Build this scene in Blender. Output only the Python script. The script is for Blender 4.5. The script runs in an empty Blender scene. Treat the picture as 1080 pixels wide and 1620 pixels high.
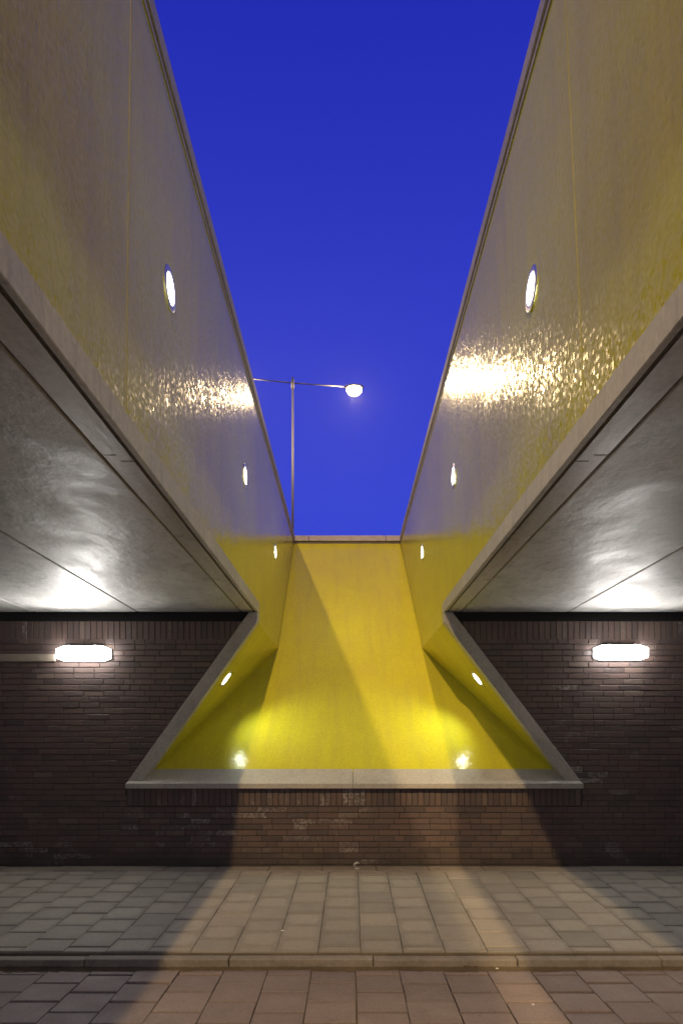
import bpy, bmesh, math, random
from mathutils import Vector, Matrix
random.seed(7)
S = bpy.context.scene
C = S.collection
R = math.radians

# ------------------------------------------------------------------ camera
EYE = 1.41                      # eye height over the foot of the brick wall
cam_d = bpy.data.cameras.new('camera')
cam_d.sensor_fit = 'HORIZONTAL'; cam_d.sensor_width = 24.0
cam_d.lens = 24.0 * 1040 / 1080
cam_d.shift_x = -9 / 1080; cam_d.shift_y = 354 / 1080
cam_d.clip_start = 0.05; cam_d.clip_end = 2000
cam = bpy.data.objects.new('camera', cam_d); C.objects.link(cam)
cam.location = (0, 0, EYE); cam.rotation_euler = (R(90), 0, 0)
S.camera = cam

# ------------------------------------------------------------------ world: dusk sky
W = bpy.data.worlds.new('World'); S.world = W; W.use_nodes = True
nt = W.node_tree; nt.nodes.clear()
tc = nt.nodes.new('ShaderNodeTexCoord'); sx = nt.nodes.new('ShaderNodeSeparateXYZ')
cr = nt.nodes.new('ShaderNodeValToRGB'); bg = nt.nodes.new('ShaderNodeBackground')
wo = nt.nodes.new('ShaderNodeOutputWorld')
nt.links.new(tc.outputs['Generated'], sx.inputs[0]); nt.links.new(sx.outputs['Z'], cr.inputs[0])
nt.links.new(cr.outputs[0], bg.inputs[0]); nt.links.new(bg.outputs[0], wo.inputs[0])
e = cr.color_ramp.elements
e[0].position = 0.0; e[0].color = (0.036, 0.066, 0.64, 1)
e[1].position = 1.0; e[1].color = (0.008, 0.013, 0.30, 1)
for p, c in ((0.32, (0.032, 0.058, 0.64, 1)), (0.55, (0.024, 0.041, 0.55, 1)), (0.76, (0.011, 0.021, 0.43, 1))):
    k = e.new(p); k.color = c
bg.inputs[1].default_value = 1.0

S.view_settings.view_transform = 'Standard'; S.view_settings.look = 'None'
S.view_settings.exposure = 0.0; S.view_settings.gamma = 1.0
S.cycles.use_denoising = True
S.cycles.max_bounces = 8; S.cycles.diffuse_bounces = 5; S.cycles.glossy_bounces = 4
S.cycles.sample_clamp_indirect = 6.0
S.cycles.caustics_reflective = False

# ------------------------------------------------------------------ lamp strengths
STREET_FAR = 1900.0; STREET_NEAR = 12500.0; STREET_COL = (1.0, 0.71, 0.35)
TUBE = 122.0; TUBE_SIDE = 32.0; TUBE_COL = (1.0, 0.97, 0.93)
SPOT_UP = 17.0; SPOT_NICHE = 36.0; SPOT_COL = (0.90, 1.0, 0.72)
HALO_HAZE = 0.0007

# ------------------------------------------------------------------ helpers
def mesh_obj(name, verts, faces, mat, parent=None, uvs=None, smooth=False):
    me = bpy.data.meshes.new(name); me.from_pydata([tuple(v) for v in verts], [], faces)
    if uvs:
        l = me.uv_layers.new(name='UVMap')
        for i, uv in enumerate(uvs): l.data[i].uv = uv
    me.materials.append(mat); me.update()
    if smooth:
        for p in me.polygons: p.use_smooth = True
    o = bpy.data.objects.new(name, me); C.objects.link(o)
    if parent: o.parent = parent
    return o

def bm_obj(name, bm, mat, parent=None, smooth=False):
    me = bpy.data.meshes.new(name); bm.to_mesh(me); bm.free()
    me.materials.append(mat)
    if smooth:
        for p in me.polygons: p.use_smooth = True
    o = bpy.data.objects.new(name, me); C.objects.link(o)
    if parent: o.parent = parent
    return o

def tag(o, label=None, cat=None, group=None, kind=None):
    if label: o['label'] = label
    if cat: o['category'] = cat
    if group: o['group'] = group
    if kind: o['kind'] = kind
    return o

def thing(name, label, cat, loc=(0, 0, 0), group=None, mat=None):
    o = bpy.data.objects.new(name, None); C.objects.link(o); o.empty_display_size = 0.2
    if mat is not None: o.matrix_world = mat
    else: o.location = loc
    return tag(o, label, cat, group)

def child_local(o, parent):
    """geometry was written in world space: keep it there under the parent"""
    o.parent = parent
    o.matrix_parent_inverse = Matrix.Translation(parent.location).inverted()
    return o

def bev(bm, w, seg=1):
    bmesh.ops.bevel(bm, geom=bm.edges[:], offset=w, segments=seg, affect='EDGES', profile=0.5)

def hexa(bm, p):
    """eight corners: bottom 4 then top 4, same order"""
    v = [bm.verts.new(q) for q in p]
    for f in ((3, 2, 1, 0), (4, 5, 6, 7), (0, 1, 5, 4), (1, 2, 6, 5), (2, 3, 7, 6), (3, 0, 4, 7)):
        bm.faces.new([v[i] for i in f])
    return v

def box(bm, x0, x1, y0, y1, z0, z1):
    return hexa(bm, [(x0, y0, z0), (x1, y0, z0), (x1, y1, z0), (x0, y1, z0),
                     (x0, y0, z1), (x1, y0, z1), (x1, y1, z1), (x0, y1, z1)])

def prism(bm, poly, a, b):
    """polygon of 3D points a -> shifted; a,b are callables giving the two end rings"""
    A = [bm.verts.new(a(p)) for p in poly]; B = [bm.verts.new(b(p)) for p in poly]
    n = len(poly)
    bm.faces.new(A); bm.faces.new(B[::-1])
    for i in range(n): bm.faces.new([A[(i + 1) % n], A[i], B[i], B[(i + 1) % n]])
    bmesh.ops.recalc_face_normals(bm, faces=bm.faces[:])

# ------------------------------------------------------------------ materials
class NT:
    def __init__(s, name):
        s.m = bpy.data.materials.new(name); s.m.use_nodes = True
        s.t = s.m.node_tree; s.b = s.t.nodes['Principled BSDF']
    def n(s, kind, **kw):
        nd = s.t.nodes.new('ShaderNode' + kind)
        for k, v in kw.items(): setattr(nd, k, v)
        return nd
    def l(s, a, b): s.t.links.new(a, b)
    def set(s, nd, i, v):
        if hasattr(v, 'is_output') or isinstance(v, bpy.types.NodeSocket): s.l(v, nd.inputs[i])
        else: nd.inputs[i].default_value = v
    def math(s, op, a, b=0.0, c=None):
        nd = s.n('Math', operation=op); s.set(nd, 0, a); s.set(nd, 1, b)
        if c is not None: s.set(nd, 2, c)
        return nd.outputs[0]
    def vmath(s, op, a, b=None, scale=None):
        nd = s.n('VectorMath', operation=op); s.set(nd, 0, a)
        if b is not None: s.set(nd, 1, b)
        if scale is not None: nd.inputs['Scale'].default_value = scale
        return nd.outputs[0]
    def noise(s, vec, scale, detail=4, rough=0.55, dist=0.0):
        nd = s.n('TexNoise'); s.l(vec, nd.inputs['Vector'])
        nd.inputs['Scale'].default_value = scale; nd.inputs['Detail'].default_value = detail
        nd.inputs['Roughness'].default_value = rough; nd.inputs['Distortion'].default_value = dist
        return nd.outputs['Fac']
    def ramp(s, fac, stops):
        nd = s.n('ValToRGB'); s.l(fac, nd.inputs[0]); e = nd.color_ramp.elements
        e[0].position, e[0].color = stops[0][0], (*stops[0][1], 1)
        e[1].position, e[1].color = stops[-1][0], (*stops[-1][1], 1)
        for p, c in stops[1:-1]:
            k = e.new(p); k.color = (*c, 1)
        return nd.outputs[0]
    def mapr(s, v, a, b, c, d):
        nd = s.n('MapRange'); s.set(nd, 0, v)
        for i, q in enumerate((a, b, c, d)): nd.inputs[i + 1].default_value = q
        return nd.outputs[0]
    def mix(s, fac, a, b, blend='MIX'):
        nd = s.n('MixRGB', blend_type=blend); s.set(nd, 0, fac)
        for i, v in ((1, a), (2, b)):
            if isinstance(v, bpy.types.NodeSocket): s.l(v, nd.inputs[i])
            else: nd.inputs[i].default_value = (*v, 1)
        return nd.outputs[0]
    def bump(s, h, strength, dist, normal=None):
        nd = s.n('Bump'); s.l(h, nd.inputs['Height'])
        nd.inputs['Strength'].default_value = strength; nd.inputs['Distance'].default_value = dist
        if normal is not None: s.l(normal, nd.inputs['Normal'])
        return nd.outputs[0]
    def obj(s): return s.n('TexCoord').outputs['Object']
    def scaled(s, v, sc): return s.vmath('MULTIPLY', v, sc)

def concrete(name, dark, light, rough=(0.55, 0.8), streak=(1, 1, 1), bump=0.25, stain=0.5, spec=0.4):
    k = NT(name); p = k.obj()
    sv = k.scaled(p, streak)
    big = k.noise(sv, 1.6, 6, 0.6, 0.4); fine = k.noise(p, 38, 5, 0.7); mid = k.noise(sv, 7, 5, 0.6)
    col = k.ramp(big, [(0.3, dark), (0.7, light)])
    st = k.mapr(mid, 0.52, 0.75, 0.0, stain)
    col = k.mix(st, col, tuple(c * 0.45 for c in dark))
    sp = k.mapr(fine, 0.35, 0.75, 0.82, 1.12)
    col = k.mix(1.0, col, k.n('CombineColor').outputs[0], 'MIX') if False else col
    mm = k.n('MixRGB', blend_type='MULTIPLY'); mm.inputs[0].default_value = 1
    k.l(col, mm.inputs[1]); k.l(sp, mm.inputs[2])
    k.l(mm.outputs[0], k.b.inputs['Base Color'])
    k.l(k.mapr(big, 0.3, 0.7, rough[0], rough[1]), k.b.inputs['Roughness'])
    k.b.inputs['Specular IOR Level'].default_value = spec
    h = k.math('ADD', k.math('MULTIPLY', mid, 1.0), k.math('MULTIPLY', fine, 0.35))
    k.l(k.bump(h, bump, 0.01), k.b.inputs['Normal'])
    return k.m

def plain(name, col, rough=0.5, metal=0.0, spec=0.5):
    k = NT(name); p = k.obj(); f = k.noise(p, 30, 4)
    c = k.ramp(f, [(0.3, tuple(x * 0.85 for x in col)), (0.7, col)])
    k.l(c, k.b.inputs['Base Color']); k.b.inputs['Roughness'].default_value = rough
    k.b.inputs['Metallic'].default_value = metal; k.b.inputs['Specular IOR Level'].default_value = spec
    return k.m

def emit(name, col, st):
    k = NT(name); k.b.inputs['Base Color'].default_value = (*col, 1)
    k.b.inputs['Emission Color'].default_value = (*col, 1); k.b.inputs['Emission Strength'].default_value = st
    k.b.inputs['Roughness'].default_value = 0.4
    return k.m

def mosaic(name, tile=0.017):
    """small glazed mosaic: each tile a little tilted, sheets of 0.3 m slightly different, pale grout"""
    k = NT(name)
    uv = k.n('UVMap').outputs[0]
    g = k.vmath('SCALE', uv, scale=1.0 / tile)
    cell = k.vmath('FLOOR', g); fr = k.vmath('FRACTION', g)
    wn = k.n('TexWhiteNoise', noise_dimensions='2D'); k.l(cell, wn.inputs['Vector'])
    sheet = k.vmath('FLOOR', k.vmath('SCALE', uv, scale=1 / (tile * 12)))
    ws = k.n('TexWhiteNoise', noise_dimensions='2D'); k.l(sheet, ws.inputs['Vector'])
    lo = k.noise(uv, 1.3, 4, 0.55)
    c0 = k.vmath('SCALE', k.vmath('SUBTRACT', wn.outputs['Color'], (0.5, 0.5, 0.5)), scale=2.0)
    s1 = k.vmath('SCALE', k.vmath('MULTIPLY', c0, k.vmath('ABSOLUTE', c0)), scale=TILT)   # most tiles nearly true, a few well off
    s2 = k.vmath('SCALE', k.vmath('SUBTRACT', ws.outputs['Color'], (0.5, 0.5, 0.5)), scale=0.008)
    tot = k.vmath('ADD', s1, s2)
    flat = k.vmath('MULTIPLY', tot, (1, 1, 0))
    nc = k.vmath('ADD', flat, (0.5, 0.5, 1.0))
    nm = k.n('NormalMap'); nm.uv_map = 'UVMap'; k.l(nc, nm.inputs['Color']); nm.inputs['Strength'].default_value = 1.0
    # grout mask
    sp = k.n('SeparateXYZ'); k.l(fr, sp.inputs[0])
    dx = k.math('ABSOLUTE', k.math('SUBTRACT', sp.outputs[0], 0.5)); dy = k.math('ABSOLUTE', k.math('SUBTRACT', sp.outputs[1], 0.5))
    edge = k.math('MAXIMUM', dx, dy)
    gm = k.mapr(edge, 0.44, 0.47, 0.0, 1.0)
    c1 = k.ramp(wn.outputs['Value'], [(0.0, (0.54, 0.49, 0.008)), (0.5, (0.58, 0.53, 0.010)), (1.0, (0.62, 0.57, 0.013))])
    c2 = k.mix(k.mapr(ws.outputs['Value'], 0, 1, 0.0, 0.22), c1, (0.50, 0.41, 0.02))
    c3 = k.mix(k.mapr(lo, 0.45, 0.75, 0.0, 0.35), c2, (0.50, 0.39, 0.06))
    dr = k.noise(k.vmath('MULTIPLY', uv, (7.0, 0.5, 1.0)), 1.0, 5, 0.65)
    c3 = k.mix(k.mapr(dr, 0.48, 0.75, 0.0, 0.42), c3, (0.36, 0.30, 0.06))
    col = k.mix(gm, c3, (0.38, 0.34, 0.12))
    k.l(col, k.b.inputs['Base Color'])
    rr = k.mapr(wn.outputs['Value'], 0, 1, 0.11, 0.20)
    r2 = k.math('ADD', rr, k.math('MULTIPLY', gm, 0.45))
    k.l(r2, k.b.inputs['Roughness'])
    k.b.inputs['Specular IOR Level'].default_value = 0.17
    k.l(nm.outputs[0], k.b.inputs['Normal'])
    return k.m

TILT = 0.028
M = {}
M['mosaic'] = mosaic('yellow_mosaic')
M['soffit'] = concrete('soffit_concrete', (0.38, 0.375, 0.36), (0.60, 0.59, 0.57), (0.40, 0.66), (1.5, 0.9, 1), 0.8, 0.55, 0.32)
M['fascia'] = concrete('fascia_concrete', (0.38, 0.35, 0.32), (0.54, 0.50, 0.45), (0.5, 0.75), (1, 2.2, 0.35), 0.25, 0.5)
M['strip'] = concrete('edge_strip_concrete', (0.45, 0.425, 0.395), (0.60, 0.57, 0.53), (0.35, 0.6), (3, 0.8, 1), 0.25, 0.5)
M['frame'] = concrete('frame_concrete', (0.36, 0.335, 0.30), (0.48, 0.445, 0.40), (0.5, 0.75), (1, 1, 1), 0.15, 0.3)
M['coping'] = concrete('coping_concrete', (0.30, 0.26, 0.22), (0.44, 0.39, 0.33), (0.5, 0.8), (1, 0.5, 1), 0.25, 0.4)
M['kerb'] = concrete('kerb_concrete', (0.18, 0.155, 0.13), (0.30, 0.26, 0.22), (0.6, 0.85), (1, 1, 1), 0.4, 0.5)
M['dark'] = plain('dark_gap', (0.012, 0.011, 0.010), 0.9)
M['rough_dark'] = concrete('groove_concrete', (0.07, 0.062, 0.052), (0.16, 0.145, 0.12), (0.5, 0.8), (1, 4, 1), 0.8, 0.6)
M['grout'] = plain('expansion_joint', (0.40, 0.35, 0.08), 0.7)
M['metal'] = plain('brushed_steel', (0.62, 0.62, 0.64), 0.42, 1.0)
M['galv'] = plain('galvanised_steel', (0.06, 0.06, 0.07), 0.6, 0.0)
M['plate'] = plain('grey_plastic', (0.45, 0.45, 0.45), 0.45)
M['cream'] = plain('streak_cream', (0.30, 0.25, 0.20), 0.5)
M['tube'] = emit('lit_diffuser', TUBE_COL, TUBE)
M['tube_side'] = emit('lit_diffuser_edge', TUBE_COL, TUBE_SIDE)
M['lens'] = emit('lit_lens', (1.0, 0.98, 0.9), 9.0)
M['bulb'] = emit('lit_street_lens', (1.0, 0.72, 0.34), 120.0)

def brick_mat():
    k = NT('dark_brick'); p = k.obj()
    geo = k.n('NewGeometry')
    rnd = geo.outputs['Random Per Island']
    base = k.ramp(rnd, [(0.0, (0.072, 0.053, 0.050)), (0.25, (0.100, 0.067, 0.060)), (0.5, (0.120, 0.076, 0.065)),
                        (0.75, (0.100, 0.071, 0.066)), (0.93, (0.120, 0.078, 0.063)), (1.0, (0.15, 0.112, 0.092))])
    fine = k.noise(p, 60, 5, 0.7); mid = k.noise(k.scaled(p, (1, 1, 2.5)), 9, 5, 0.6)
    big = k.noise(p, 0.9, 5, 0.6)
    c = k.mix(k.mapr(mid, 0.4, 0.75, 0, 0.55), base, (0.072, 0.058, 0.055))
    # lime bloom: patches, brick by brick
    r2 = k.math('FRACT', k.math('MULTIPLY', rnd, 37.7))
    eff = k.math('MULTIPLY', k.mapr(big, 0.55, 0.66, 0.0, 1.0), k.mapr(r2, 0.55, 0.8, 0.0, 1.0))
    eff = k.math('MULTIPLY', eff, k.mapr(k.noise(p, 26, 4, 0.7), 0.42, 0.68, 0.0, 0.8))
    c = k.mix(eff, c, (0.42, 0.40, 0.39))
    # darker towards the foot of the wall, with an uneven edge
    sp = k.n('SeparateXYZ'); k.l(p, sp.inputs[0])
    zz = k.math('ADD', sp.outputs[2], k.math('MULTIPLY', k.noise(k.scaled(p, (1.5, 1, 1)), 2.2, 4), 0.35))
    c = k.mix(k.mapr(zz, 0.18, 0.42, 0.65, 0.0), c, (0.030, 0.027, 0.018))
    k.l(c, k.b.inputs['Base Color'])
    k.l(k.mapr(rnd, 0, 1, 0.42, 0.7), k.b.inputs['Roughness'])
    k.b.inputs['Specular IOR Level'].default_value = 0.4
    h = k.math('ADD', fine, k.math('MULTIPLY', mid, 0.8))
    k.l(k.bump(h, 0.45, 0.004), k.b.inputs['Normal'])
    return k.m

def paver_mat(name, cols, worn, wornfac):
    k = NT(name); p = k.obj()
    rnd = k.n('NewGeometry').outputs['Random Per Island']
    base = k.ramp(rnd, cols)
    uv = k.n('UVMap').outputs[0]; sp = k.n('SeparateXYZ'); k.l(uv, sp.inputs[0])
    dx = k.math('ABSOLUTE', k.math('SUBTRACT', sp.outputs[0], 0.5)); dy = k.math('ABSOLUTE', k.math('SUBTRACT', sp.outputs[1], 0.5))
    d4 = k.math('POWER', k.math('ADD', k.math('POWER', dx, 5.0), k.math('POWER', dy, 5.0)), 0.2)
    mid = k.noise(p, 6, 5, 0.6); fine = k.noise(p, 70, 4, 0.7); big = k.noise(p, 0.8, 4)
    dd = k.math('ADD', d4, k.math('MULTIPLY', k.math('SUBTRACT', mid, 0.5), 0.22))
    r2 = k.math('FRACT', k.math('MULTIPLY', rnd, 17.3))
    amt = k.math('MULTIPLY', k.mapr(dd, 0.33, 0.43, 1.0, 0.0), k.mapr(r2, 0.1, 0.9, 0.1, wornfac))
    c = k.mix(amt, base, worn)
    c = k.mix(k.mapr(big, 0.4, 0.7, 0.0, 0.35), c, tuple(x * 0.62 for x in worn))
    vo = k.n('TexVoronoi'); k.l(p, vo.inputs['Vector']); vo.inputs['Scale'].default_value = 5.0
    sc = k.n('SeparateColor'); k.l(vo.outputs['Color'], sc.inputs[0])
    rad = k.math('MULTIPLY', k.math('SUBTRACT', sc.outputs[0], 0.62), 0.22)
    gum = k.mapr(k.math('SUBTRACT', vo.outputs['Distance'], rad), -0.004, 0.012, 0.55, 0.0)
    c = k.mix(gum, c, tuple(x * 0.4 for x in worn))
    st = k.noise(k.scaled(p, (1.0, 1.6, 1)), 3.1, 6, 0.7, 0.8)
    c = k.mix(k.mapr(st, 0.55, 0.72, 0.0, 0.45), c, tuple(x * 0.5 for x in worn))
    mm = k.n('MixRGB', blend_type='MULTIPLY'); mm.inputs[0].default_value = 1
    k.l(c, mm.inputs[1]); k.l(k.mapr(fine, 0.3, 0.75, 0.78, 1.15), mm.inputs[2])
    k.l(mm.outputs[0], k.b.inputs['Base Color'])
    k.l(k.mapr(mid, 0.3, 0.7, 0.5, 0.75), k.b.inputs['Roughness'])
    k.b.inputs['Specular IOR Level'].default_value = 0.4
    k.l(k.bump(k.math('ADD', fine, mid), 0.35, 0.003), k.b.inputs['Normal'])
    return k.m

M['brick'] = brick_mat()
M['mortar'] = concrete('mortar', (0.040, 0.032, 0.028), (0.070, 0.056, 0.048), (0.8, 0.95), (1, 1, 1), 0.4, 0.4)
M['paver'] = paver_mat('pavement_slabs', [(0, (0.225, 0.205, 0.178)), (0.4, (0.275, 0.247, 0.213)), (0.75, (0.25, 0.225, 0.20)), (1, (0.33, 0.29, 0.247))], (0.385, 0.345, 0.295), 0.7)
M['road'] = paver_mat('road_slabs', [(0, (0.18, 0.142, 0.136)), (0.4, (0.22, 0.17, 0.158)), (0.75, (0.20, 0.16, 0.156)), (1, (0.26, 0.197, 0.175))], (0.25, 0.197, 0.178), 0.35)
M['sand'] = concrete('joint_sand', (0.085, 0.068, 0.050), (0.20, 0.16, 0.11), (0.85, 0.95), (1, 1, 1), 0.4, 0.2)
M['dirt'] = concrete('gutter_dirt', (0.075, 0.056, 0.035), (0.15, 0.115, 0.075), (0.85, 0.95), (1, 1, 1), 0.9, 0.5)
M['earth'] = concrete('upper_ground', (0.06, 0.06, 0.058), (0.09, 0.09, 0.085), (0.8, 0.95))

# ------------------------------------------------------------------ key dimensions (metres)
Y0 = 7.07                        # face of the brick wall
XL, XR = -0.96, 1.04             # faces of the light-well walls
YN, ZTOP = -7.0, 4.918           # near end of the decks, top of the tiled walls
XLT, XRT = -0.965, 0.965         # the same faces at the top
CREASE_Z, CREASE_Y = 2.634, 9.165
SL = 1.241                       # the back wall leans: dY per dZ
def back_y(z): return CREASE_Y + SL * (z - CREASE_Z)
FOOT_Z = 1.0435; FOOT_Y = back_y(FOOT_Z)
XLF, XRF = -2.10, 2.245          # foot of the two cheeks at FOOT_Z
def xl_cheek(z): return XL + (XLF - XL) * (CREASE_Z - z) / (CREASE_Z - FOOT_Z)
def xr_cheek(z): return XR + (XRF - XR) * (CREASE_Z - z) / (CREASE_Z - FOOT_Z)
XEND = 11.0
def zdeck(z, Y): return z
def wide(s, Y): return s * (0.0067 if s < 0 else 0.005) * max(0.0, Y0 - Y)   # the slot widens a little this way
ZROAD = -0.204

# ------------------------------------------------------------------ ground
def slab_field(name, mat, x0, x1, y0, y1, size, xphase, yphase, zf, shear=0.0, gap=0.006, thick=0.06, kind=True):
    """running-bond slabs laid in rows along Y, each a bevelled block of its own height and tilt, in one mesh"""
    vs, fs, uvs = [], [], []
    i0 = math.floor((x0 - xphase) / size); i1 = math.ceil((x1 - xphase) / size)
    for i in range(i0, i1):
        off = yphase + (0.5 * size if i % 2 else 0.0)
        j0 = math.floor((y0 - off) / size) - 1; j1 = math.ceil((y1 - off) / size) + 1
        for j in range(j0, j1):
            a0 = xphase + i * size; b0 = off + j * size
            ya, yb = max(b0, y0), min(b0 + size, y1)
            if yb - ya < 0.03: continue
            xa, xb = max(a0, x0), min(a0 + size, x1)
            if xb - xa < 0.03: continue
            g = gap * random.uniform(0.18, 0.5)
            dz = random.uniform(-0.0022, 0.0022); tx = random.uniform(-0.006, 0.006); ty = random.uniform(-0.006, 0.006)
            jx = random.uniform(-.0015, .0015); jy = random.uniform(-.002, .002)
            cx, cy = (xa + xb) / 2, (ya + yb) / 2
            b = 0.005
            base = len(vs)
            for inset, drop in ((b, 0.0), (0.0, b), (0.0, thick)):
                h_ = g * 4.0
                ix = inset * 0.3
                for (px, py) in ((xa + g + ix, ya + h_ + inset), (xb - g - ix, ya + h_ + inset), (xb - g - ix, yb - h_ - inset), (xa + g + ix, yb - h_ - inset)):
                    z = zf(py) + dz + tx * (px - cx) + ty * (py - cy) - drop
                    vs.append((px + jx + shear * (py - y0), py + jy, z))
            fs.append((base, base + 1, base + 2, base + 3)); uvs += [(0.02, 0.02), (0.98, 0.02), (0.98, 0.98), (0.02, 0.98)]
            for r in (0, 4):
                for q in range(4):
                    n = (q + 1) % 4
                    fs.append((base + r + q, base + r + 4 + q, base + r + 4 + n, base + r + n)); uvs += [(0, 0)] * 4
    return mesh_obj(name, vs, fs, mat, None, uvs)

def zpave(y): return -0.117 * (6.86 - y) / (6.86 - 4.64) if y < 6.86 else 0.0
o = slab_field('pavement', M['paver'], -10.5, 10.5, 4.64, 6.84, 0.30, 0.094, 4.585, zpave, 0.008)
tag(o, kind='structure')
# border stones along the foot of the wall
bm = bmesh.new(); x = -10.6
while x < 10.6:
    L = random.uniform(0.52, 0.60); b2 = bmesh.new()
    box(b2, x + .003, x + L - .003, 6.845, 7.09, -0.06, 0.001 + random.uniform(-.003, .003)); bev(b2, 0.004)
    me = bpy.data.meshes.new('t'); b2.to_mesh(me); b2.free(); bm.from_mesh(me); bpy.data.meshes.remove(me); x += L
tag(bm_obj('pavement_border', bm, M['kerb']), kind='structure')
bm = bmesh.new()
hexa(bm, [(-12, 4.64, -0.30), (12, 4.64, -0.30), (12, 7.3, -0.30), (-12, 7.3, -0.30),
          (-12, 4.64, -0.131), (12, 4.64, -0.131), (12, 7.3, -0.010), (-12, 7.3, -0.010)])
tag(bm_obj('pavement_bed', bm, M['sand']), kind='structure')
# kerb
bm = bmesh.new()
x = 0.18 - 11.0
for i in range(22):
    b2 = bmesh.new(); dy = random.uniform(-.003, .003); dz = random.uniform(-.003, .003)
    box(b2, x + .003, x + .997, 4.548 + dy, 4.634 + dy, -0.32, -0.141 + dz); bev(b2, 0.008, 2)
    me = bpy.data.meshes.new('t'); b2.to_mesh(me); b2.free(); bm.from_mesh(me); bpy.data.meshes.remove(me); x += 1.0
tag(bm_obj('kerb', bm, M['kerb']), kind='structure')
# gutter dirt, uneven
bm = bmesh.new(); n = 420; rows = 6; grid = []
for i in range(n + 1):
    xx = -10.5 + 21 * i / n; col = []
    w = 0.075 + 0.02 * math.sin(xx * 2.3) + random.uniform(-.008, .008)
    for j in range(rows + 1):
        t = j / rows
        zz = ZROAD - 0.004 + 0.020 * (1 - t) ** 1.5 + random.uniform(-.0025, .0025)
        col.append(bm.verts.new((xx, 4.552 - w * t, zz)))
    grid.append(col)
for i in range(n):
    for j in range(rows): bm.faces.new((grid[i][j], grid[i][j + 1], grid[i + 1][j + 1], grid[i + 1][j]))
bmesh.ops.recalc_face_normals(bm, faces=bm.faces[:])
tag(bm_obj('gutter', bm, M['dirt'], None, True), kind='structure')
# road
o = slab_field('road', M['road'], -10.5, 10.5, -1.58, 4.535, 0.30, 0.044, 4.43, lambda y: ZROAD, 0.002, 0.009)
tag(o, kind='structure')
v = [(-60, -80, -0.222), (60, -80, -0.222), (60, 80, -0.222), (-60, 80, -0.222)]
tag(mesh_obj('ground', v, [(0, 1, 2, 3)], M['sand']), kind='structure')

# ------------------------------------------------------------------ brick wall
FR = 0.16                        # width of the concrete frame
def hole(z):
    """x interval of the niche (to the middle of the frame) at height z, or None"""
    if z < 0.87: return None
    return xl_cheek(z) - FR * 0.5, xr_cheek(z) + FR * 0.5

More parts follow.
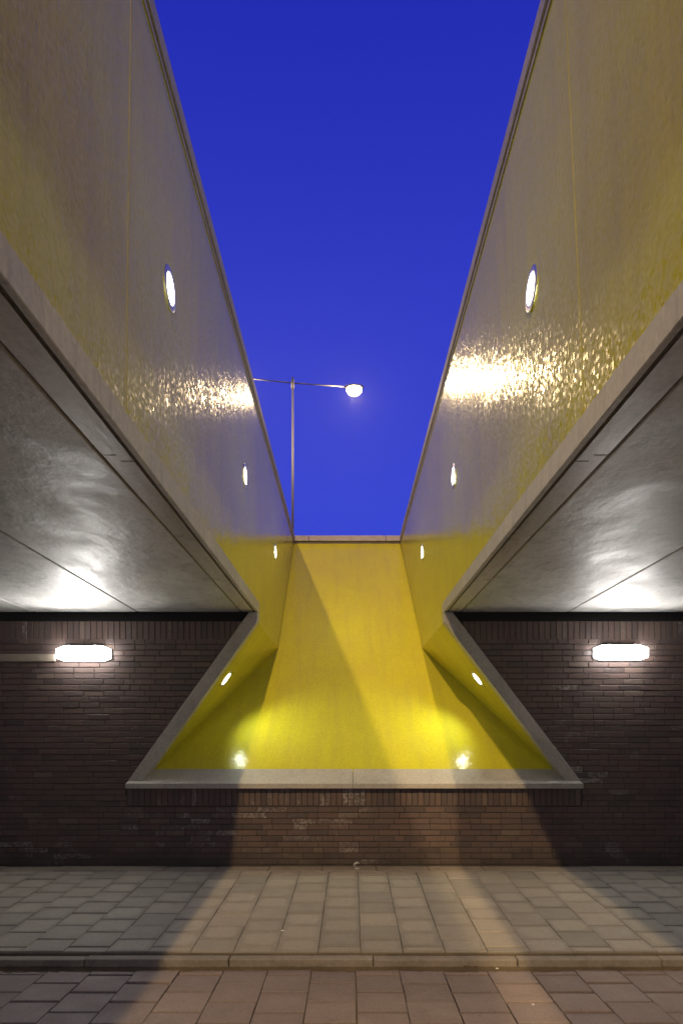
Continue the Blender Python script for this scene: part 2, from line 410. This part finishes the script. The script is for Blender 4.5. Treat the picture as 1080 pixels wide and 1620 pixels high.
def brick_wall():
    root = thing('brick_wall', 'dark brown brick wall with soldier courses around the yellow niche', 'brick wall', (0, Y0, 0))
    vs, fs = [], []
    def add(xa, xb, za, zb):
        if xb - xa < 0.02: return
        d = random.uniform(-0.0025, 0.0025); b = 0.003
        base = len(vs)
        t = random.uniform(-.0015, .0015)
        for ins, dep in ((b, 0.0), (0, b), (0, 0.03)):
            for (px, pz) in ((xa + ins, za + ins), (xb - ins, za + ins), (xb - ins, zb - ins), (xa + ins, zb - ins)):
                vs.append((px, Y0 + d + dep + t * (1 if px > (xa + xb) / 2 else -1), pz))
        fs.append((base, base + 1, base + 2, base + 3))
        for r in (0, 4):
            for q in range(4):
                n = (q + 1) % 4
                fs.append((base + r + q, base + r + 4 + q, base + r + 4 + n, base + r + n))
    def clip_add(xa, xb, za, zb):
        h = hole((za + zb) / 2)
        if h is None: return add(xa, xb, za, zb)
        if xb <= h[0] or xa >= h[1]: return add(xa, xb, za, zb)
        if xa < h[0]: add(xa, h[0], za, zb)
        if xb > h[1]: add(h[1], xb, za, zb)
    c = 0.0625; jt = 0.009; L = 0.219
    r = 0
    z = -0.04
    while z < 2.43:
        off = (r % 2) * 0.5 * L + random.uniform(-.006, .006) + (0.25 * L if r % 4 > 1 else 0)
        if 0.665 - 0.03 < z < 0.845 - 0.01:      # soldiers under the sill, stretchers to either side
            sold = True
        else: sold = False
        x = -10.0 + off
        while x < 10.0:
            l = L if random.random() > 0.14 else L / 2
            if random.random() < 0.04: l = L * 0.75
            xa, xb = x, x + l - 0.0055; x += l
            if sold and xb > -2.36 and xa < 2.52:
                if xa < -2.36: add(xa, -2.36 - jt, z, z + c - jt)
                elif xb > 2.52: add(2.52 + jt, xb, z, z + c - jt)
                continue
            clip_add(xa, xb, z, z + c - jt)
        z += c; r += 1
    x = -2.36
    while x < 2.50:
        w = 0.0625; add(x, min(x + w - jt, 2.52), 0.655, 0.870); x += w
    x = -10.0
    while x < 10.0:                               # top soldier course
        w = 0.0625
        h0 = xl_cheek(2.53) - FR * .5; h1 = xr_cheek(2.53) + FR * .5
        if x + w < h0 or x > h1: add(x, x + w - jt, 2.440, 2.640)
        x += w
    o = mesh_obj('brickwork', vs, fs, M['brick']); child_local(o, root)
    # mortar body behind the bricks: left, right, below
    bm = bmesh.new(); ym = Y0 + 0.007
    def poly(pts, yb):
        A = [bm.verts.new((px, ym, pz)) for px, pz in pts]; B = [bm.verts.new((px, yb, pz)) for px, pz in pts]
        n = len(pts); bm.faces.new(A); bm.faces.new(B[::-1])
        for i in range(n): bm.faces.new([A[(i + 1) % n], A[i], B[i], B[(i + 1) % n]])
    m = 0.07
    poly([(-XEND, -0.3), (XEND, -0.3), (XEND, 0.85), (-XEND, 0.85)], Y0 + 0.10)
    poly([(-XEND, 0.85), (xl_cheek(0.85) - m, 0.85), (xl_cheek(2.64) - m, 2.64), (-XEND, 2.64)], Y0 + 0.10)
    poly([(xr_cheek(0.85) + m, 0.85), (XEND, 0.85), (XEND, 2.64), (xr_cheek(2.64) + m, 2.64)], Y0 + 0.10)
    bmesh.ops.recalc_face_normals(bm, faces=bm.faces[:])
    child_local(bm_obj('mortar_bed', bm, M['mortar']), root)
    # dark bearing gap between wall head and deck
    bm = bmesh.new()
    box(bm, -XEND, XL - 0.03, Y0 + 0.09, Y0 + 0.3, 2.62, 3.3); box(bm, XR + 0.03, XEND, Y0 + 0.09, Y0 + 0.3, 2.62, 3.3)
    child_local(bm_obj('bearing_gap', bm, M['dark']), root)
    return root
brick_wall()

# ------------------------------------------------------------------ concrete frame of the niche
fr = thing('niche_frame', 'pale concrete frame with sloped sill around the yellow niche', 'concrete frame', (0, 7.0, 0.85))
def sill(x0f, x1f, x0b, x1b):
    bm = bmesh.new()
    zf1, zf0 = 0.898, 0.845
    yb = FOOT_Y + 0.03; zb = 0.898 + (FOOT_Z - 0.898) * (yb - 7.0) / (FOOT_Y - 7.0)
    hexa(bm, [(x0f, 7.0, zf0), (x1f, 7.0, zf0), (x1b, yb, zf0), (x0b, yb, zf0),
              (x0f, 7.0, zf1), (x1f, 7.0, zf1), (x1b, yb, zb), (x0b, yb, zb)])
    bev(bm, 0.004, 2)
    return child_local(bm_obj('sill', bm, M['frame']), fr)
sill(-2.363, 0.058, -2.16, 0.058); sill(0.062, 2.517, 0.062, 2.30)
for s in (-1, 1):
    xc = xl_cheek if s < 0 else xr_cheek
    bm = bmesh.new(); ya, yb = 7.032, 7.165
    zb, zt = 0.90, 2.733
    ztop = zt
    pts = [(xc(zb), zb), (xc(zb) + s * FR, zb), (xc(zt) + s * FR, zt), ((XL + .004) if s < 0 else (XR - .004), zt), ((XL + .004) if s < 0 else (XR - .004), CREASE_Z)]
    prism(bm, pts, lambda p: (p[0], ya, p[1]), lambda p: (p[0], yb, p[1]))
    bev(bm, 0.003)
    child_local(bm_obj('jamb', bm, M['frame']), fr)

# ------------------------------------------------------------------ tiled niche: leaning back wall, two cheeks
def uv_plane(pts, origin, ud, vd):
    return [((Vector(p) - origin).dot(ud), (Vector(p) - origin).dot(vd)) for p in pts]
ni = thing('tiled_back_wall', 'yellow mosaic back wall leaning away at the end of the slot', 'tiled wall', (0, FOOT_Y, FOOT_Z))
vd = Vector((0, SL, 1)).normalized(); ud = Vector((1, 0, 0))
zl = FOOT_Z - 0.03
YT = back_y(ZTOP)
pts = [(xl_cheek(zl) - .02, back_y(zl), zl), (xr_cheek(zl) + .02, back_y(zl), zl), (XR + .05, back_y(CREASE_Z), CREASE_Z), (XRT + .05, YT, ZTOP), (XLT - .05, YT, ZTOP), (XL - .05, back_y(CREASE_Z), CREASE_Z)]
child_local(mesh_obj('tile_face', pts, [(0, 1, 2, 3, 4, 5)], M['mosaic'], None, uv_plane(pts, Vector((0, 7, 1)), ud, vd)), ni)
# solid mass behind
off = Vector((0, 1, -SL)).normalized() * 0.02
bm = bmesh.new()
A = [Vector(p) + off for p in pts]; Bk = [Vector((p[0], 13.5, p[2])) for p in pts]
va = [bm.verts.new(p) for p in A]; vb = [bm.verts.new(p) for p in Bk]
bm.faces.new(va); bm.faces.new(vb[::-1])
for i in range(6): bm.faces.new((va[(i + 1) % 6], va[i], vb[i], vb[(i + 1) % 6]))
bmesh.ops.recalc_face_normals(bm, faces=bm.faces[:])
child_local(bm_obj('core', bm, M['dark']), ni)
# coping of the back wall, three lengths
for xa, xb in ((-1.2, -0.700), (-0.694, 0.700), (0.706, 1.2)):
    bm = bmesh.new(); box(bm, max(xa, XLT - .02), min(xb, XRT + .02), YT - 0.05, YT + 0.45, ZTOP + 0.035, 5.052); bev(bm, 0.005, 2)
    child_local(bm_obj('coping', bm, M['coping']), ni)
bm = bmesh.new(); box(bm, XLT, XRT, YT - 0.01, YT + 0.4, ZTOP - 0.002, ZTOP + 0.035)
child_local(bm_obj('coping_bed', bm, M['rough_dark']), ni)

for s in (-1, 1):
    xc = xl_cheek if s < 0 else xr_cheek
    XW = XL if s < 0 else XR
    side = 'left' if s < 0 else 'right'
    root = thing('tiled_cheek', 'overhanging yellow mosaic cheek of the niche, the one on the %s under the recessed light' % side, 'tiled wall', (XW, 7.2, 1.05))
    yf = 7.165
    zq = CREASE_Z - (back_y(CREASE_Z) - yf) / SL       # where the back wall comes level with the frame
    zq = max(zq, FOOT_Z - 0.03)
    p = [(xc(zq), yf, zq), (xc(zq), back_y(zq), zq), (XW, back_y(CREASE_Z), CREASE_Z), (XW, yf, CREASE_Z)]
    sd = Vector((XW - xc(zq), 0, CREASE_Z - zq)).normalized()
    uvp = uv_plane(p, Vector((XW, 7, CREASE_Z)), Vector((0, 1, 0)), sd)
    child_local(mesh_obj('tile_face', p, [(0, 1, 2, 3)] if s < 0 else [(3, 2, 1, 0)], M['mosaic'], None, uvp if s < 0 else uvp[::-1]), root)
    bm = bmesh.new(); o_ = 0.02 * s
    q = [(a + o_, b, c + .012) for a, b, c in p]
    va = [bm.verts.new(t) for t in q]; vb = [bm.verts.new((t[0] + s * 0.1, t[1], t[2] + .1)) for t in q]
    bm.faces.new(va); bm.faces.new(vb[::-1])
    for i in range(4): bm.faces.new((va[(i + 1) % 4], va[i], vb[i], vb[(i + 1) % 4]))
    bmesh.ops.recalc_face_normals(bm, faces=bm.faces[:])
    child_local(bm_obj('core', bm, M['dark']), root)

# ------------------------------------------------------------------ light-well walls and decks, left and right
ZF_TOP, ZF_BOT = 2.858, 2.735
for s in (-1, 1):
    side = 'left' if s < 0 else 'right'
    XW, XT = (XL, XLT) if s < 0 else (XR, XRT)
    root = thing('tiled_side_wall', 'tall yellow mosaic wall with three round lights, on the %s of the open slot' % side, 'tiled wall', (XW, 0, 2.8))
    # tile face: straight run over the deck, then down to the crease and along the leaning back wall
    p = [(XW + wide(s, YN), YN, ZF_TOP), (XW, Y0 + .033, ZF_TOP), (XW, Y0 + .033, CREASE_Z), (XW, back_y(CREASE_Z), CREASE_Z), (XT, YT, ZTOP), (XT, YN, ZTOP)]
    gv, gf, guv = [], [], []
    zs_ = [ZF_TOP + (ZTOP - ZF_TOP) * i / 14 for i in range(15)]
    ys_ = [YN + (Y0 + .033 - YN) * i / 40 for i in range(41)]
    def xw(y, z): return XW + wide(s, y) + (XT - XW - wide(s, y)) * max(0.0, (z - ZF_TOP) / (ZTOP - ZF_TOP))
    for z in zs_:
        for y in ys_ + [Y0 + .033 + (back_y(z) - Y0 - .095) * i / 6 for i in range(1, 7)]:
            gv.append((xw(y, z), y, z))
    nr = 47
    for i in range(14):
        for j in range(nr - 1): gf.append((i * nr + j, i * nr + j + 1, (i + 1) * nr + j + 1, (i + 1) * nr + j))
    b0 = len(gv)
    gv += [(XW, Y0 + .033, CREASE_Z), (XW, back_y(CREASE_Z), CREASE_Z)]
    gf.append((b0, b0 + 1) + tuple(range(46, 39, -1)))
    if s > 0: gf = [f[::-1] for f in gf]
    for f in gf: guv += [(gv[i][1], gv[i][2]) for i in f]
    child_local(mesh_obj('tile_face', gv, gf, M['mosaic'], None, guv), root)
    # wall body
    bm = bmesh.new(); t0, t1 = s * 0.085, s * 0.30
    prof = [(a[0] + t0, a[1] if abs(a[1] - Y0) > .05 else Y0 + .32, a[2]) for a in p]
    va = [bm.verts.new(q) for q in prof]; vb = [bm.verts.new((q[0] - t0 + t1, q[1], q[2])) for q in prof]
    bm.faces.new(va); bm.faces.new(vb[::-1])
    for i in range(6): bm.faces.new((va[(i + 1) % 6], va[i], vb[i], vb[(i + 1) % 6]))
    bmesh.ops.recalc_face_normals(bm, faces=bm.faces[:])
    child_local(bm_obj('core', bm, M['fascia']), root)
    # expansion joint in the tiling
    bm = bmesh.new(); yj = 2.94
    d = -s * 0.0015
    va = [bm.verts.new(q) for q in ((xw(yj, ZF_TOP) + d, yj, ZF_TOP), (xw(yj, ZF_TOP) + d, yj + .003, ZF_TOP), (XT + d, yj + .003, ZTOP), (XT + d, yj, ZTOP))]
    vb = [bm.verts.new((q.co.x + s * .004, q.co.y, q.co.z)) for q in va]
    bm.faces.new(va); bm.faces.new(vb[::-1])
    for i in range(4): bm.faces.new((va[(i + 1) % 4], va[i], vb[i], vb[(i + 1) % 4]))
    bmesh.ops.recalc_face_normals(bm, faces=bm.faces[:])
    child_local(bm_obj('expansion_joint', bm, M['grout']), root)
    # coping with a shadow gap under it
    y = YN
    k = 0
    while y < YT + 0.3:
        y1 = min(y + 2.4, YT + 0.44)
        bm = bmesh.new(); j = random.uniform(-.002, .002)
        xa, xb = sorted((XT - s * 0.012 + j, XT + s * 0.36))
        box(bm, xa, xb, y + .003, y1 - .003, ZTOP + 0.035, 5.052); bev(bm, 0.006, 2)
        child_local(bm_obj('coping', bm, M['coping']), root); y = y1
    xa, xb = sorted((XT + s * 0.014, XT + s * 0.30)); bm = bmesh.new()
    box(bm, xa, xb, YN, YT, ZTOP - 0.001, ZTOP + 0.035); child_local(bm_obj('coping_bed', bm, M['rough_dark']), root)
    xa, xb = sorted((XT - s * 0.006, XT + s * 0.02)); bm = bmesh.new()
    box(bm, xa, xb, YN, YT - .01, ZTOP - 0.030, ZTOP - 0.003); child_local(bm_obj('edge_trim', bm, M['coping']), root)

    # deck: planks, edge strips, fascia
    dk = thing('bridge_deck', 'grey concrete bridge deck seen from below, on the %s of the open slot' % side, 'bridge deck', (XW, 0, 2.75))
    def sl(x, Y=Y0): return XW + s * x + wide(s, Y)      # distance from the slot face, outwards
    # fascia panel
    ya, yb = YN, 7.168
    def seg(bm, d0, d1, ya, yb, z0, z1):
        P = []
        for z in (z0, z1): P += [(sl(d0, ya), ya, z), (sl(d1, ya), ya, z), (sl(d1, yb), yb, z), (sl(d0, yb), yb, z)]
        hexa(bm, P); bmesh.ops.recalc_face_normals(bm, faces=bm.faces[:])
    bm = bmesh.new(); seg(bm, -0.005, 0.024, ya, yb, ZF_BOT, ZF_TOP); bev(bm, 0.004)
    child_local(bm_obj('fascia', bm, M['fascia']), dk)
    bm = bmesh.new(); seg(bm, 0.0245, 0.048, ya, yb - .004, ZF_BOT + 0.014, ZF_BOT + 0.0485)
    child_local(bm_obj('drip_groove', bm, M['rough_dark']), dk)
    # edge strips with stepped joints
    w0, w1 = 0.050, 0.178 if s > 0 else 0.176
    ends = [Y0 + 0.03, 5.65, 4.43, 3.16, 1.90, 0.65, -0.60, -1.85, -3.1, -4.35, -5.6, YN]
    def zst(Y): return 2.745
    for a, b in zip(ends[:-1], ends[1:]):
        wm = (w0 + w1) / 2; st = 0.035; g = 0.006
        sa = 0 if a == ends[0] else st; sb = 0 if b == ends[-1] else st
        pl = [(w0, b + sb + g), (wm, b + sb + g), (wm + .001, b - sb + g), (w1, b - sb + g), (w1, a - sa - g), (wm + .001, a - sa - g), (wm, a + sa - g), (w0, a + sa - g)]
        if sa == 0: pl = pl[:4] + [(w1, a - g), (w0, a - g)]
        bm = bmesh.new()
        prism(bm, pl, lambda q: (sl(q[0], q[1]), q[1], zst(q[1])), lambda q: (sl(q[0], q[1]), q[1], zst(q[1]) + 0.04))
        child_local(bm_obj('edge_strip', bm, M['strip']), dk)
    # planks
    cuts = ([0.183, 1.31, 2.43, 3.55, 4.67, 5.79, 6.91, 8.03, 9.15, 10.0] if s < 0 else [0.185, 1.348, 2.54, 3.66, 4.78, 5.9, 7.02, 8.14, 9.26, 10.0])
    for i, (a, b) in enumerate(zip(cuts[:-1], cuts[1:])):
        bm = bmesh.new(); g_ = 0.006; k0 = a + (0.014 if i == 0 else g_)
        P = []
        for z in (2.750, 2.789): P += [(sl(k0, YN if i == 0 else Y0), YN, z), (sl(b - g_), YN, z), (sl(b - g_), Y0 + .06, z), (sl(k0), Y0 + .06, z)]
        hexa(bm, P); bmesh.ops.recalc_face_normals(bm, faces=bm.faces[:]); bev(bm, 0.006)
        child_local(bm_obj('deck_plank', bm, M['soffit']), dk)
    xa2, xb2 = sorted((sl(0.046), sl(10.0))); bm = bmesh.new()
    box(bm, xa2, xb2, YN, Y0 + 0.08, 2.79, 2.96)
    bmesh.ops.delete(bm, geom=[], context='VERTS')
    child_local(bm_obj('joint_fill', bm, M['dark']), dk)
    xa2, xb2 = sorted((sl(0.31), sl(10.0))); bm = bmesh.new(); box(bm, xa2, xb2, YN, 12.4, 2.962, 4.2)
    child_local(bm_obj('deck_body', bm, M['earth']), dk)

# near abutment behind the camera and the upper ground at either end
bm = bmesh.new(); box(bm, -XEND, XEND, -1.9, -1.6, -0.3, 2.72)
o = bm_obj('opposite_wall', bm, M['brick'])
tag(o, 'plain brick abutment wall across the road', 'brick wall')
v = [(-60, 12.43, 4.2), (60, 12.43, 4.2), (60, 80, 4.2), (-60, 80, 4.2)]
tag(mesh_obj('upper_ground', v, [(0, 1, 2, 3)], M['earth']), kind='structure')
v = [(-60, -80, 4.2), (60, -80, 4.2), (60, -7.1, 4.2), (-60, -7.1, 4.2)]
tag(mesh_obj('upper_ground', v, [(0, 1, 2, 3)], M['earth']), kind='structure')

# ------------------------------------------------------------------ wall lights (lit bulkheads)
def wall_light(x, z, label, y=Y0, flip=False):
    t = thing('wall_light', label, 'wall light', (x, y, z), 'lit bulkhead lights on the brick wall')
    if flip: t.rotation_euler = (0, 0, math.pi)
    W_, H_, E_, T_ = 0.282, 0.077, 0.050, 0.075
    def ring(sc, y): return [Vector((a * sc[0], y, b * sc[1])) for a, b in ((-W_, -E_), (-W_ + T_, -H_), (W_ - T_, -H_), (W_, -E_), (W_, E_), (W_ - T_, H_), (-W_ + T_, H_), (-W_, E_))]
    bm = bmesh.new()
    def loft(rings):
        rv = [[bm.verts.new(q) for q in r] for r in rings]
        bm.faces.new(rv[0]); bm.faces.new(rv[-1][::-1])
        for a, b in zip(rv[:-1], rv[1:]):
            for i in range(8): bm.faces.new((a[(i + 1) % 8], a[i], b[i], b[(i + 1) % 8]))
        bmesh.ops.recalc_face_normals(bm, faces=bm.faces[:])
    loft([ring((1.0, 1.0), -0.026), ring((1, 1), -0.07), ring((0.98, 0.93), -0.092), ring((0.94, 0.78), -0.104)])
    bm_obj('diffuser', bm, M['tube_side'], t)
    bm = bmesh.new(); loft([ring((0.92, 0.74), -0.1035), ring((0.92, 0.74), -0.107), ring((0.90, 0.70), -0.1085)])
    bm_obj('front_panel', bm, M['tube'], t)
    bm = bmesh.new(); loft([ring((1.02, 1.05), 0.003), ring((1.02, 1.05), -0.020), ring((1.0, 1.0), -0.0255)])
    bm_obj('base', bm, M['plate'], t)
    bm = bmesh.new(); box(bm, -W_ + T_ - .004, W_ - T_ + .004, -0.072, -0.002, 0.0785, 0.0815); bev(bm, 0.001)
    bm_obj('upward_shield', bm, M['plate'], t)  # unseen opaque piece, added to keep light off the soffit above
    for sx_ in (-1, 1):
        bm = bmesh.new(); box(bm, sx_ * 0.14 - .012, sx_ * 0.14 + .012, -0.105, -0.024, 0.0818, 0.086); bev(bm, 0.001)
        bm_obj('clip', bm, M['plate'], t)
    return t
wall_light(-2.81, 2.285, 'lit white bulkhead light on the brick wall, to the left of the niche')
wall_light(2.92, 2.295, 'lit white bulkhead light on the brick wall, to the right of the niche')
wall_light(-2.81, 2.285, 'added fill light shaped as a bulkhead, on the opposite wall, unseen behind the viewer to the left', -1.6, True)  # fill light added behind the camera, no known lamp there
wall_light(2.92, 2.285, 'added fill light shaped as a bulkhead, on the opposite wall, unseen behind the viewer to the right', -1.6, True)  # right-hand twin, also added only to lift the fill
wall_light(-8.5, 2.285, 'lit white bulkhead light far along the brick wall, beyond the left one')
wall_light(8.6, 2.295, 'lit white bulkhead light far along the brick wall, beyond the right one')

# ------------------------------------------------------------------ recessed round lights
lens_bm = None
def recessed(center, normal, up, power, label, cone=150):
    n = Vector(normal).normalized(); u = Vector(up).normalized(); w = u.cross(n).normalized(); u = n.cross(w)
    mtx = Matrix((w, u, n)).transposed().to_4x4(); mtx.translation = Vector(center)
    t = thing('recessed_light', label, 'recessed light', group='round lights set in the yellow tiles', mat=mtx)
    N = 40
    bm = bmesh.new(); prof = [(0.0785, 0.001), (0.080, 0.0045), (0.086, 0.0045), (0.106, 0.004), (0.111, 0.0025), (0.112, 0.0005)]
    rv = [[bm.verts.new((r * math.cos(2 * math.pi * i / N), r * math.sin(2 * math.pi * i / N), z)) for i in range(N)] for r, z in prof]
    for a, b in zip(rv[:-1], rv[1:]):
        for i in range(N): bm.faces.new((a[i], b[i], b[(i + 1) % N], a[(i + 1) % N]))
    bmesh.ops.recalc_face_normals(bm, faces=bm.faces[:])
    bm_obj('ring', bm, M['metal'], t, True)
    bm = bmesh.new(); c0 = bm.verts.new((0, 0, 0.0062)); prev = None; rings = []
    for r, z in ((0.045, 0.006), (0.078, 0.0048)):
        rings.append([bm.verts.new((r * math.cos(2 * math.pi * i / N), r * math.sin(2 * math.pi * i / N), z)) for i in range(N)])
    for i in range(N):
        bm.faces.new((c0, rings[0][i], rings[0][(i + 1) % N])); bm.faces.new((rings[0][i], rings[1][i], rings[1][(i + 1) % N], rings[0][(i + 1) % N]))
    bm_obj('lens', bm, M['lens'], t, True)
    ld = bpy.data.lights.new('lamp', 'SPOT'); ld.energy = power; ld.color = SPOT_COL; ld.spot_size = R(cone); ld.spot_blend = 0.7
    ld.shadow_soft_size = 0.06
    lo = bpy.data.objects.new('lamp', ld); C.objects.link(lo); lo.parent = t
    lo.location = (0, 0, 0.02); lo.rotation_euler = (R(180), 0, 0)     # spot looks down its -Z, so turn it to +Z
    return t
def xw_at(s, y, z):
    a, b = (XL, XLT) if s < 0 else (XR, XRT)
    a += wide(s, y); return a + (b - a) * (z - ZF_TOP) / (ZTOP - ZF_TOP)
which = ('nearest', 'middle', 'farthest')
for s in (-1, 1):
    XW, XT = (XL, XLT) if s < 0 else (XR, XRT)
    side = 'left' if s < 0 else 'right'
    for i, y in enumerate((3.61, 6.21, 8.79)):
        z = 3.865
        recessed((xw_at(s, y, z) - s * 0.0015, y, z), (-s, 0, 0), (0, 0, 1), SPOT_UP, '%s of three round lights in the tall yellow wall on the %s of the slot' % (which[i], side))
    xc = xl_cheek if s < 0 else xr_cheek
    z = 2.055; y = 7.46
    nx, nz = (CREASE_Z - FOOT_Z), -(abs(xc(FOOT_Z) - XW))
    recessed((xc(z) - s * 0.001, y, z), (-s * nx, 0, nz), (0, 1, 0), SPOT_NICHE, 'round light set in the overhanging yellow cheek, low on the %s of the niche' % side, 126)

# ------------------------------------------------------------------ street lamps: masts with two arms
HZ = EYE + 15.0
def tube(bm, pts, radii, N=12):
    rv = []
    for i, p in enumerate(pts):
        p = Vector(p); d = (Vector(pts[min(i + 1, len(pts) - 1)]) - Vector(pts[max(i - 1, 0)])).normalized()
        a = d.orthogonal().normalized() if abs(d.z) > 0.9 else Vector((0, 0, 1)).cross(d).normalized(); b = d.cross(a)
        rv.append([bm.verts.new(p + radii[i] * (math.cos(2 * math.pi * k / N) * a + math.sin(2 * math.pi * k / N) * b)) for k in range(N)])
    for a, b in zip(rv[:-1], rv[1:]):
        for i in range(N): bm.faces.new((a[i], a[(i + 1) % N], b[(i + 1) % N], b[i]))
    bm.faces.new(rv[0]); bm.faces.new(rv[-1])
    bmesh.ops.recalc_face_normals(bm, faces=bm.faces[:])
def street_lamp(y, label, power, skew=0.0):
    xp = -2.32; zb = 4.2; zt = HZ + 0.03
    t = thing('street_lamp', label, 'street lamp', (xp, y, zb), 'double-armed street lamps')
    H = zt - zb
    bm = bmesh.new(); tube(bm, [(0, 0, 0), (0, 0, 1.2), (0, 0, 1.25), (0, 0, H * .5), (0, 0, H + .25)], [0.10, 0.10, 0.072, 0.058, 0.036], 16)
    bm_obj('pole', bm, M['galv'], t, True)
    bm = bmesh.new(); tube(bm, [(0, 0, H - .25), (0, 0, H - .24), (0, 0, H + .14), (0, 0, H + .15)], [0.03, 0.065, 0.065, 0.03], 16)
    bm_obj('collar', bm, M['galv'], t, True)
    for s in (-1, 1):
        a = Vector((s * 2.32, skew * s, 0.02 if s > 0 else 0.05))
        bm = bmesh.new(); tube(bm, [Vector((0, 0, H)), a * 0.5 + Vector((0, 0, H + 0.0)), a + Vector((0, 0, H))], [0.026, 0.023, 0.020], 10)
        bm_obj('arm', bm, M['galv'], t, True)
        c = a + Vector((s * 0.30, 0, H - 0.02))
        bm = bmesh.new(); N = 20; rv = []
        for r_, z_ in ((0.30, -0.05), (0.36, -0.02), (0.36, 0.03), (0.26, 0.09), (0.10, 0.115)):
            rv.append([bm.verts.new((c.x + r_ * 1.15 * math.cos(2 * math.pi * i / N), c.y + r_ * 0.5 * math.sin(2 * math.pi * i / N), c.z + z_)) for i in range(N)])
        for p_, q_ in zip(rv[:-1], rv[1:]):
            for i in range(N): bm.faces.new((p_[i], p_[(i + 1) % N], q_[(i + 1) % N], q_[i]))
        bm.faces.new(rv[0]); bm.faces.new(rv[-1]); bmesh.ops.recalc_face_normals(bm, faces=bm.faces[:])
        hd = bm_obj('lamp_head', bm, M['galv'], t, True)
        bm = bmesh.new(); rv = []
        for r_, z_ in ((0.28, -0.052), (0.29, -0.14), (0.24, -0.24), (0.15, -0.31), (0.05, -0.34)):
            rv.append([bm.verts.new((c.x + r_ * 1.1 * math.cos(2 * math.pi * i / N), c.y + r_ * 0.9 * math.sin(2 * math.pi * i / N), c.z + z_)) for i in range(N)])
        for p_, q_ in zip(rv[:-1], rv[1:]):
            for i in range(N): bm.faces.new((p_[i], p_[(i + 1) % N], q_[(i + 1) % N], q_[i]))
        bm.faces.new(rv[0]); bm.faces.new(rv[-1]); bmesh.ops.recalc_face_normals(bm, faces=bm.faces[:])
        bm_obj('lens', bm, M['bulb'], hd, True)
        ld = bpy.data.lights.new('lamp', 'POINT'); ld.energy = power; ld.color = STREET_COL; ld.shadow_soft_size = 0.10 if power == STREET_FAR else 0.22
        lo = bpy.data.objects.new('lamp', ld); C.objects.link(lo); lo.parent = t; lo.location = (c.x, c.y, c.z - 0.47)
    return t
street_lamp(28.0, 'tall grey double-armed street lamp, lit, rising behind the back wall against the sky', STREET_FAR, 0.35)
street_lamp(-12.0, 'tall grey double-armed street lamp standing on the near side, behind the viewer', STREET_NEAR, 0.0)

# ------------------------------------------------------------------ small things
bm = bmesh.new(); box(bm, -4.9, -3.13, Y0 - 0.022, Y0 - 0.001, 2.205, 2.285); bev(bm, 0.004)  # solid strip made up in place of a pale streak of light
o = bm_obj('streak_strip', bm, M['cream'])
tag(o, 'made-up narrow beige strip for a pale light streak on the brick wall at the far left, level with the light', 'streak strip')

def scrap(pts, rad, loc, mat, label, name='litter'):
    bm = bmesh.new(); tube(bm, [Vector(p) for p in pts], rad, 8)
    o = bm_obj(name, bm, mat, None, True); o.location = loc
    return tag(o, label, 'litter')
pts = [(0.032 * math.cos(a), 0.012 * math.sin(2 * a), 0.034 + 0.032 * math.sin(a)) for a in [R(40 + 28 * i) for i in range(11)]]
scrap(pts, [0.004, .009, .011, .012, .012, .011, .012, .011, .009, .007, .003], (0.104, 6.93, 0.002), M['plate'], 'small curled grey scrap lying at the foot of the brick wall')
def chip(x, y, z, r, mat, label):
    bm = bmesh.new(); bmesh.ops.create_icosphere(bm, subdivisions=2, radius=r)
    for v_ in bm.verts: v_.co = Vector((v_.co.x * random.uniform(.7, 1.5), v_.co.y * random.uniform(.7, 1.2), v_.co.z * 0.4 * random.uniform(.6, 1.2)))
    o = bm_obj('litter', bm, mat, None, False); o.location = (x, y, z); return tag(o, label, 'litter')
M['paper'] = plain('white_paper', (0.75, 0.74, 0.70), 0.8); M['leaf'] = plain('dead_leaf', (0.10, 0.065, 0.03), 0.8)
def pix(px, py, z): 
    Y = (EYE - z) * 1040 / (py - 1164); return (px - 549) * Y / 1040, Y
x, y = pix(447, 1473, -0.09); chip(x, y, zpave(y) + 0.006, 0.013, M['paper'], 'tiny white scrap on the pavement slabs, left of the middle')
x, y = pix(843, 1591, ZROAD); chip(x, y, ZROAD + 0.005, 0.008, M['paper'], 'tiny white chip on the road slabs near the bottom right')
x, y = pix(786, 1535, ZROAD); chip(x, y, ZROAD + 0.010, 0.010, M['paper'], 'tiny white pebble in the gutter under the kerb')
for px, lab in ((738, 'dead brown leaf clump in the gutter, larger and leftmost'), (752, 'small dead brown leaf in the gutter beside the larger clump')):
    x, y = pix(px, 1533, ZROAD); chip(x, y, ZROAD + 0.016, 0.024 if px < 745 else 0.014, M['leaf'], lab)

# ------------------------------------------------------------------ added thin haze to stand in for the lens glow round the lamps
bm = bmesh.new(); box(bm, -62, 62, -82, 82, -1.25, 19.0)
hz = bm_obj('halo_haze', bm, M['dark']); hz.data.materials.clear()
hm = bpy.data.materials.new('halo_haze_air'); hm.use_nodes = True; t_ = hm.node_tree; t_.nodes.clear()
vo = t_.nodes.new('ShaderNodeVolumePrincipled'); oo = t_.nodes.new('ShaderNodeOutputMaterial')
vo.inputs['Color'].default_value = (0.9, 0.9, 0.92, 1); vo.inputs['Density'].default_value = HALO_HAZE
vo.inputs['Anisotropy'].default_value = 0.3
t_.links.new(vo.outputs[0], oo.inputs['Volume']); hz.data.materials.append(hm)
tag(hz, kind='stuff')
